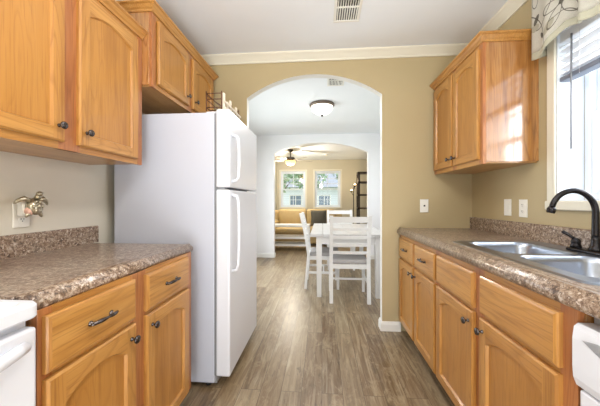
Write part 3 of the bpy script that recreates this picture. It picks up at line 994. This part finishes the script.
# ------------------------------------------------------------------ ceiling registers and lights
def register(loc, w, l, label, rows=2):
    r = thing('ceiling_vent', loc, 0, label, 'vent')
    m = MB(); f = .02
    for (a, b, c, d) in ((-w / 2, w / 2, -l / 2, -l / 2 + f), (-w / 2, w / 2, l / 2 - f, l / 2), (-w / 2, -w / 2 + f, -l / 2 + f, l / 2 - f), (w / 2 - f, w / 2, -l / 2 + f, l / 2 - f)):
        m.box(a, b, c, d, -.008, 0, .002)
    m.box(-w / 2 + f, w / 2 - f, -.006, .006, -.007, 0)
    m.build('frame', 'plate', r)
    m = MB(); m.box(-w / 2 + f, w / 2 - f, -l / 2 + f, l / 2 - f, -.0015, 0); m.build('duct', 'slot', r)
    m = MB()
    n = 9
    for half in (-1, 1):
        for k in range(n):
            x = -w / 2 + f + (w - 2 * f) * (k + .5) / n
            ya, yb = sorted((half * .006, half * (l / 2 - f)))
            mt = Matrix.Translation((x, (ya + yb) / 2, -.005)) @ Matrix.Rotation(half * .7, 4, 'Y')
            m.box(-.005, .005, -(yb - ya) / 2, (yb - ya) / 2, -.0007, .0007, 0, 0, 1, mt)
    m.build('louvres', 'plate', r)
    return r
register((.18, 1.935, HC), .19, .32, 'white ceiling register in the kitchen before the arch')
register((.155, 3.10, HC), .19, .30, 'small white ceiling register past the arch, before the round dining light')

def dome_light(loc, rad, label, power, color, down=False):
    r = thing('ceiling_light', loc, 0, label, 'ceiling light', 'round flush ceiling lights')
    m = MB(); m.lathe([(rad * .95, 0), (rad, -.010), (rad * .99, -.022), (rad * .93, -.036), (rad * .86, -.042), (rad * .86, -.038), (rad * .80, -.02)], 36)
    m.build('rim', 'lamp_rim', r)
    m = MB(); m.lathe([(rad * .86, -.038)] + [(rad * .86 * math.cos(a), -.04 - rad * .62 * math.sin(a)) for a in [k * PI / 2 / 9 for k in range(10)]], 36)
    g = m.build('glass_bowl', 'lamp_glass', r)
    m = MB(); z = -.04 - rad * .62
    m.lathe([(.006, z + .006), (.018, z), (.020, z - .010), (.012, z - .022), (.0, z - .028)], 14)
    m.build('finial', 'bronze', r)
    if down: lamp('AREA', 'bulb', r, (0, 0, z - .03), power, color, rad * 1.7)
    else: lamp('POINT', 'bulb', r, (0, 0, z - .16), power, color, .12)
    return r
dome_light((.0, 3.86, HC), .176, 'bronze rimmed round ceiling light lit over the dining table end', DINING_LAMP, (1.0, .97, .93), True)
dome_light((-.05, .75, HC), .19, 'round kitchen ceiling light overhead, above the viewer', KITCHEN_LAMP, (1.0, .97, .93))
dome_light((-.05, -1.3, HC), .19, 'second round kitchen ceiling light, behind the viewer', KITCHEN_REAR_FILL, (1.0, .97, .93))  # unseen fixture added to brighten the kitchen

# added fill lamps behind the viewer; daylight by sink window and dining glass door
lamp('AREA', 'window_daylight', None, (0, YB - .35, .95), REAR_FILL, (.93, .97, 1), 1.6, (math.radians(125), 0, 0), 'RECTANGLE', 1.7)  # added lamp out of view, tilted up to lighten the room and ceiling
lamp('AREA', 'floor_daylight', None, (0, YB + 1.2, .35), CEILING_FILL, (.96, .98, 1), 1.3, (math.radians(160), 0, 0), 'RECTANGLE', 1.6)  # added lamp near the floor, facing up to brighten the ceiling
lamp('AREA', 'sink_window_daylight', None, (XR + .45, 1.215, 1.62), SINK_DAYLIGHT, (.92, .96, 1), .9, (0, PI / 2, 0), 'RECTANGLE', .9)
lamp('AREA', 'door_daylight', None, (XLD - .6, 4.0, 1.2), PATIO_DAYLIGHT, (.90, .95, 1), 2.0, (0, -PI / 2, 0), 'RECTANGLE', 1.9)

# ceiling fan
r = thing('ceiling_fan', (-.83, 7.2, HC), 0, 'bronze ceiling fan with pale blades and lit amber bowl', 'ceiling fan')
m = MB(); m.lathe([(.07, 0), (.075, -.02), (.05, -.055), (.02, -.06)], 20); m.build('canopy', 'bronze', r)
m = MB(); m.tube([(0, 0, -.05), (0, 0, -.20)], .013, 10); m.build('downrod', 'bronze', r)
m = MB(); m.lathe([(.03, -.19), (.10, -.205), (.125, -.23), (.125, -.265), (.10, -.29), (.06, -.30)], 24); m.build('motor', 'bronze', r)
m = MB(); m.lathe([(.125, -.30), (.135, -.315), (.125, -.36), (.09, -.395), (.04, -.415), (0, -.42)], 24); m.build('light_bowl', 'fan_glass', r)
for k in range(5):
    m = MB(); L1 = [(.2, -.05), (.3, -.062), (.58, -.068), (.62, -.05), (.63, 0), (.62, .05), (.58, .068), (.3, .062), (.2, .05)]
    m.loft([[(x, y, -.285 + y * .2) for x, y in L1], [(x, y, -.277 + y * .2) for x, y in L1]], True, (True, True), 0, False)
    b = m.build('blade', 'fan_blade', r, (0, 0, 0), (0, 0, .45 + k * 2 * PI / 5))
    m = MB(); m.box(.10, .24, -.018, .018, -.292, -.286); m.build('blade_arm', 'bronze', b)
lamp('POINT', 'bulb', r, (0, 0, -.52), FAN_LAMP, (1.0, .94, .84), .08)
m = MB(); m.lathe([(.07, 0), (.07, -.012), (.06, -.03), (.0, -.034)], 20)
o = m.build('smoke_detector', 'plate', None, (.10, 8.0, HC)); tag(o, 'small round smoke detector on the living room ceiling past the fan', 'smoke detector')

# ------------------------------------------------------------------ kitchen window dressing
r = thing('window_blind', (XR + .034, .795, 1.825), 0, 'raised white blind with grey bottom rail in the kitchen window', 'blind')
ln = .848
m = MB(); m.box(-.028, .028, 0, ln, 0, .026, .004); m.build('bottom_rail', 'blind_rail', r)
m = MB(); m.box(-.026, .026, 0, ln, .215, .268, .003); m.build('headrail', 'blind', r)
m = MB()
for k in range(7):
    z = .042 + k * .025
    mt = Matrix.Translation((0, ln / 2, z)) @ Matrix.Rotation(math.radians(10 if k % 2 else -4), 4, 'Y')
    m.box(-.025, .025, -ln / 2, ln / 2, -.0018, .0018, 0, 0, 1, mt)
m.build('slats', 'blind', r)
m = MB()
for yy in (.12, ln / 2, ln - .12): m.tube([(-.027, yy, .0), (-.027, yy, .23)], .0012, 6)
m.build('lift_cord', 'blind', r)
m = MB(); m.tube([(-.034, .765, .225), (-.036, .765, -.10), (-.036, .765, -.385)], .0042, 8); m.build('wand', 'wand', r)

r = thing('window_valance', (XR, 1.715, 2.005), 0, 'cream valance with brown line flowers over the kitchen window', 'curtain')
def valance_pt(sx, h):
    """sx 0..1 along, h 0 (bottom) .. 1 (top); first 6% is the return to the wall."""
    Ltot = 1.10
    ret = .05
    if sx < ret:
        x = -.002 - .088 * sx / ret; y = 0.0
    else:
        y = -(sx - ret) / (1 - ret) * Ltot; x = -.09
    amp = (.030 * (1 - h) + .008) * min(1, max(0, (sx - ret) * 3))
    x += amp * math.sin(sx * 30) + .4 * amp * math.sin(sx * 67 + 1)
    x = min(x, -.048) if sx > ret else x
    z = h * .47 + (1 - h) * (.025 * math.sin(sx * 23 + 2.3) - .012 * math.cos(sx * 11))
    return Vector((x, y, z))
def valance_mesh(h0, h1, nh, mat, push=0.0, nm='cloth'):
    m = MB(); bm = m.bm; uvl = bm.loops.layers.uv.new('UVMap')
    NX = 110
    V = []
    for j in range(nh + 1):
        h = h0 + (h1 - h0) * j / nh
        row = []
        for i in range(NX + 1):
            p = valance_pt(i / NX, h)
            p.x -= push
            row.append((bm.verts.new(p), (i / NX * 1.2, h * .47)))
        V.append(row)
    for j in range(nh):
        for i in range(NX):
            q = [V[j][i], V[j][i + 1], V[j + 1][i + 1], V[j + 1][i]]
            f = bm.faces.new([a for a, _ in q]); f.smooth = True
            for lp, (_, u) in zip(f.loops, q): lp[uvl].uv = u
    o = m.build(nm, mat, r)
    md = o.modifiers.new('thickness', 'SOLIDIFY'); md.thickness = .0025; md.offset = 0
    return o
valance_mesh(.0, .085, 3, 'hem', .0, 'hem')
valance_mesh(.085, 1.0, 16, 'floral', .0, 'cloth')
m = MB(); m.tube([(-.045, .01, .45), (-.045, -1.13, .45)], .008, 10); m.tube([(0, 0, .45), (-.045, 0, .45)], .006, 8); m.tube([(0, -1.12, .45), (-.045, -1.12, .45)], .006, 8)
m.build('rod', 'plate', r)

# ------------------------------------------------------------------ dining set
r = thing('dining_table', (.317, 4.07, 0), 0, 'white plank dining table seen through the kitchen arch', 'table')
m = MB()
tw, tl = .46, .79
for k in range(6):
    a = -tw + k * 2 * tw / 6
    m.box(a + .0015, a + 2 * tw / 6 - .0015, -tl, tl, .735, .77, .004)
m.box(-tw + .01, tw - .01, -tl + .01, tl - .01, .733, .74)
m.build('tabletop', 'table', r)
m = MB()
for (a, b, c, d) in ((-.34, .34, -.715, -.693), (-.34, .34, .693, .715), (-.365, -.343, -.69, .69), (.343, .365, -.70, .69)):
    m.box(a, b, c, d, .64, .734)
m.build('apron', 'chair', r)
for sx in (-1, 1):
    for sy in (-1, 1):
        m = MB(); x, y = sx * .352, sy * .70
        q = lambda s_, z: [(x - s_, y - s_, z), (x + s_, y - s_, z), (x + s_, y + s_, z), (x - s_, y + s_, z)]
        m.loft([q(.027, 0), q(.034, .60), q(.034, .734)], True, (True, True), 0, False)
        m.build('leg', 'chair', r)

def chair(label):
    """Front faces +y, origin on the floor under the seat centre."""
    r = thing('dining_chair', (0, 0, 0), 0, label, 'chair', 'white ladder back dining chairs')
    hw = .212
    yb = lambda z: -.20 - (.105 * ((z - .45) / .55) ** 1.3 if z > .45 else .04 * (1 - z / .45))
    for s_ in (-1, 1):
        m = MB(); zs = [0, .15, .3, .45, .55, .65, .75, .85, .95, 1.0]
        m.loft([[(s_ * hw - .02, yb(z) - .017, z), (s_ * hw + .02, yb(z) - .017, z), (s_ * hw + .02, yb(z) + .017, z), (s_ * hw - .02, yb(z) + .017, z)] for z in zs], True, (True, True), 0, False)
        m.build('rear_post', 'chair', r)
        m = MB(); q = lambda w, z: [(s_ * hw - w, .19 - w, z), (s_ * hw + w, .19 - w, z), (s_ * hw + w, .19 + w, z), (s_ * hw - w, .19 + w, z)]
        m.loft([q(.015, 0), q(.020, .43)], True, (True, True), 0, False)
        m.build('front_leg', 'chair', r)
    for (z, hh) in ((.955, .066), (.845, .033), (.755, .033), (.665, .033), (.575, .033)):
        m = MB(); N = 8
        L = []
        for k in range(N + 1):
            x = -hw + .018 + (2 * hw - .036) * k / N
            bow = -.018 * (1 - (x / hw) ** 2)
            L.append([(x, yb(z - hh / 2) + bow - .009, z - hh / 2), (x, yb(z + hh / 2) + bow - .009, z + hh / 2), (x, yb(z + hh / 2) + bow + .009, z + hh / 2), (x, yb(z - hh / 2) + bow + .009, z - hh / 2)])
        m.loft(L, True, (True, True), 0, False)
        m.build('top_rail' if hh > .05 else 'back_slat', 'chair', r)
    m = MB()
    for (a, b, c, d) in ((-hw + .019, hw - .019, -.205, -.185), (-hw + .019, hw - .019, .18, .20), (-hw - .008, -hw + .012, -.185, .17), (hw - .012, hw + .008, -.185, .17)):
        m.box(a, b, c, d, .385, .435)
    m.build('seat_frame', 'chair', r)
    m = MB(); m.box(-.215, .215, -.18, .215, .432, .485, .018, 0, 3, None, True)
    m.build('seat', 'seat', r)
    m = MB(); m.box(-hw - .008, -hw + .008, -.20, .18, .2, .23); m.box(hw - .008, hw + .008, -.20, .18, .2, .23); m.box(-hw + .008, hw - .008, -.01, .01, .205, .225)
    m.build('stretcher', 'chair', r)
    return r
c0 = chair('white ladder back chair at the near end of the table')
c0.location = (.318, 3.40, 0)
for (x, y, a, lb) in ((.02, 3.87, -PI / 2, 'white ladder back chair at the long side of the table by the sofa side'),
                      (.325, 4.87, PI, 'white ladder back chair at the far end of the table, facing the kitchen')):
    c = copy_tree(c0); c.location = (x, y, 0); c.rotation_euler.z = a; c['label'] = lb

# ------------------------------------------------------------------ living room
r = thing('console_table', (-.85, 6.58, 0), 0, 'low white console with open shelves in front of the tan sofa', 'table')
m = MB(); m.box(-.56, .56, -.24, .24, .56, .605, .005); m.build('tabletop', 'chair', r)
for z, t_ in ((.28, .05), (.11, .045)):
    m = MB(); m.box(-.53, .53, -.22, .22, z, z + t_, .003); m.build('shelf', 'chair', r)
for sx in (-1, 1):
    for sy in (-1, 1):
        m = MB(); m.box(sx * .545 - .014, sx * .545 + .014, sy * .225 - .014, sy * .225 + .014, 0, .56); m.build('leg', 'chair', r)

r = thing('sofa', (-.43, 7.55, 0), 0, 'tan leather sofa under the living room windows', 'sofa')
m = MB(); m.box(-1.0, 1.0, -.45, .42, .06, .30, .03, 0, 2); m.build('base', 'sofa', r)
for k in range(2):
    m = MB(); m.box(-.80 + k * .80, k * .80, -.47, .20, .30, .46, .05, 0, 3, None, True); m.build('seat_cushion', 'sofa', r)
    m = MB(); m.box(-.80 + k * .80, k * .80, .14, .36, .46, .94, .07, 0, 3, None, True); m.build('back_cushion', 'sofa', r)
m = MB(); m.box(-1.0, 1.0, .30, .45, .28, .90, .04, 0, 2); m.build('backrest', 'sofa', r)
for s_ in (-1, 1):
    m = MB(); m.box(*sorted((s_ * .80, s_ * 1.02)), -.46, .40, .20, .64, .06, 0, 3, None, True); m.build('armrest', 'sofa', r)
    for yy in (-.38, .36):
        m = MB(); m.box(s_ * .92 - .03, s_ * .92 + .03, yy - .03, yy + .03, 0, .065); m.build('foot', 'dark_wood', r)

m = MB(); N = 12
for side in (-1, 1):
    V = [[m.bm.verts.new(((u / N - .5) * .44 * (1 - .06 * math.sin(PI * v / N)), side * .075 * (math.sin(PI * u / N) * math.sin(PI * v / N)) ** .5, (v / N - .5) * .44 * (1 - .06 * math.sin(PI * u / N)))) for u in range(N + 1)] for v in range(N + 1)]
    for v in range(N):
        for u in range(N):
            f = m.bm.faces.new((V[v][u], V[v][u + 1], V[v + 1][u + 1], V[v + 1][u])); f.smooth = True
o = m.build('throw_pillow', 'pillow', None, (-.09, 7.545, .70), (math.radians(-18), 0, .08))
tag(o, 'charcoal throw pillow leaning on the tan sofa', 'pillow')

r = thing('etagere_shelf', (1.335, 8.45, 0), 0, 'tall dark wood open shelf beside the floor lamp', 'shelf')
for sx in (-1, 1):
    for sy in (-1, 1):
        m = MB(); m.box(sx * .24 - .03, sx * .24 + .03, sy * .16 - .02, sy * .16 + .02, 0, 2.02); m.build('post', 'dark_wood', r)
for z in (.12, .52, .92, 1.32, 1.70, 1.985):
    m = MB(); m.box(-.27, .27, -.18, .18, z, z + .05); m.build('shelf_board', 'dark_wood', r)
for sx in (-1, 1):
    m = MB(); m.bar((sx * .24, .16, .16), (sx * .24, -.16, .92), .02, .02); m.bar((sx * .24, -.16, .95), (sx * .24, .16, 1.7), .02, .02); m.build('side_brace', 'dark_wood', r)

r = thing('floor_lamp', (.955, 8.45, 0), 0, 'thin black floor lamp with two small lit heads', 'lamp')
m = MB(); m.lathe([(.13, 0), (.13, .012), (.03, .03), (.012, .05)], 24); m.build('base', 'black', r)
m = MB(); m.tube([(0, 0, .03), (0, 0, 1.5), (.01, 0, 1.58), (.03, 0, 1.62)], .011, 10); m.build('pole', 'black', r)
for (dx, z) in ((.04, 1.62), (-.06, 1.45)):
    m = MB(); m.tube([(0, 0, z - .12), (dx * .7, 0, z - .06), (dx, 0, z - .02)], .008, 8)
    m.lathe([(.015, -.02), (.03, -.01), (.042, .03)], 14, Matrix.Translation((dx, -.0, z)))
    h = m.build('lamp_head', 'black', r)
    m = MB(); m.ell((dx, 0, z + .035), (.032, .032, .035)); m.build('bulb_globe', 'warm_bulb', h)
lamp('POINT', 'bulb', r, (.04, -.03, 1.78), FLOOR_LAMP, (1.0, .76, .45), .06)

# ------------------------------------------------------------------ outdoors
m = MB(); m.box(-40, 40, -30, 45, -.7, -.6)
struct(m.build('lawn', 'lawn'), 'pale lawn outside the windows', 'lawn')
def tree(loc, h, rad, label, seed):
    r = thing('garden_tree', loc, 0, label, 'tree', 'trees outside the living room windows')
    m = MB(); m.tube([(0, 0, 0), (.05, 0, h * .35), (-.04, .05, h * .6), (0, 0, h * .8)], [.16, .12, .08, .03], 10)
    for k in range(4): m.tube([(0, 0, h * (.32 + .1 * k)), (rad * .6 * math.cos(k * 1.7), rad * .6 * math.sin(k * 1.7), h * (.55 + .09 * k))], [.06, .02], 8)
    m.build('trunk', 'bark', r)
    rnd = random.Random(seed)
    m = MB()
    for k in range(700):
        d = Vector((rnd.gauss(0, 1), rnd.gauss(0, 1), rnd.gauss(0, 1))).normalized() * rad * (rnd.random() ** .4)
        c = Vector((d.x, d.y, h * .68 + d.z * .85))
        a = Vector((rnd.gauss(0, 1), rnd.gauss(0, 1), rnd.gauss(0, 1))).normalized(); b = a.orthogonal().normalized()
        s_ = .10 + .12 * rnd.random()
        m.face([c - a * s_, c + b * s_ * .55, c + a * s_, c - b * s_ * .55])
    m.build('crown', 'leaf', r)
tree((-2.6, 14.5, -.6), 5.0, 1.5, 'bushy tree outside the window above the sofa, nearer the house', 1)
tree((-1.0, 19.0, -.6), 5.5, 1.4, 'slimmer tree outside the window above the sofa, farther off', 2)
tree((2.3, 19.5, -.6), 6.0, 1.6, 'tree outside beside the neighbouring house', 3)
r = thing('neighbour_house', (.6, 24, -.6), 0, 'pale sided house across the lawn outside the living room windows', 'house')
m = MB(); m.box(-4.5, 4.5, 0, 6, 0, 3.0); m.build('wall', 'siding', r)
m = MB(); m.loft([[(-4.9, -.5, 2.95), (4.9, -.5, 2.95), (4.9, 6.5, 2.95), (-4.9, 6.5, 2.95)], [(-4.5, 2.9, 4.6), (4.5, 2.9, 4.6), (4.5, 3.1, 4.6), (-4.5, 3.1, 4.6)]], True, (True, True), 0, False)
m.build('roof', 'roof', r)
for x in (-2.9, -.4, 2.2):
    m = MB()
    for (a, b, c, d) in ((-.55, -.47, .9, 2.3), (.47, .55, .9, 2.3), (-.47, .47, 2.22, 2.3), (-.47, .47, .9, .98), (-.03, .03, .98, 2.22)): m.box(x + a, x + b, -.05, 0, c, d)
    f = m.build('window_frame', 'trim', r)
    m = MB(); m.box(x - .47, x + .47, -.02, -.005, .98, 2.22); m.build('pane', 'house_pane', f)
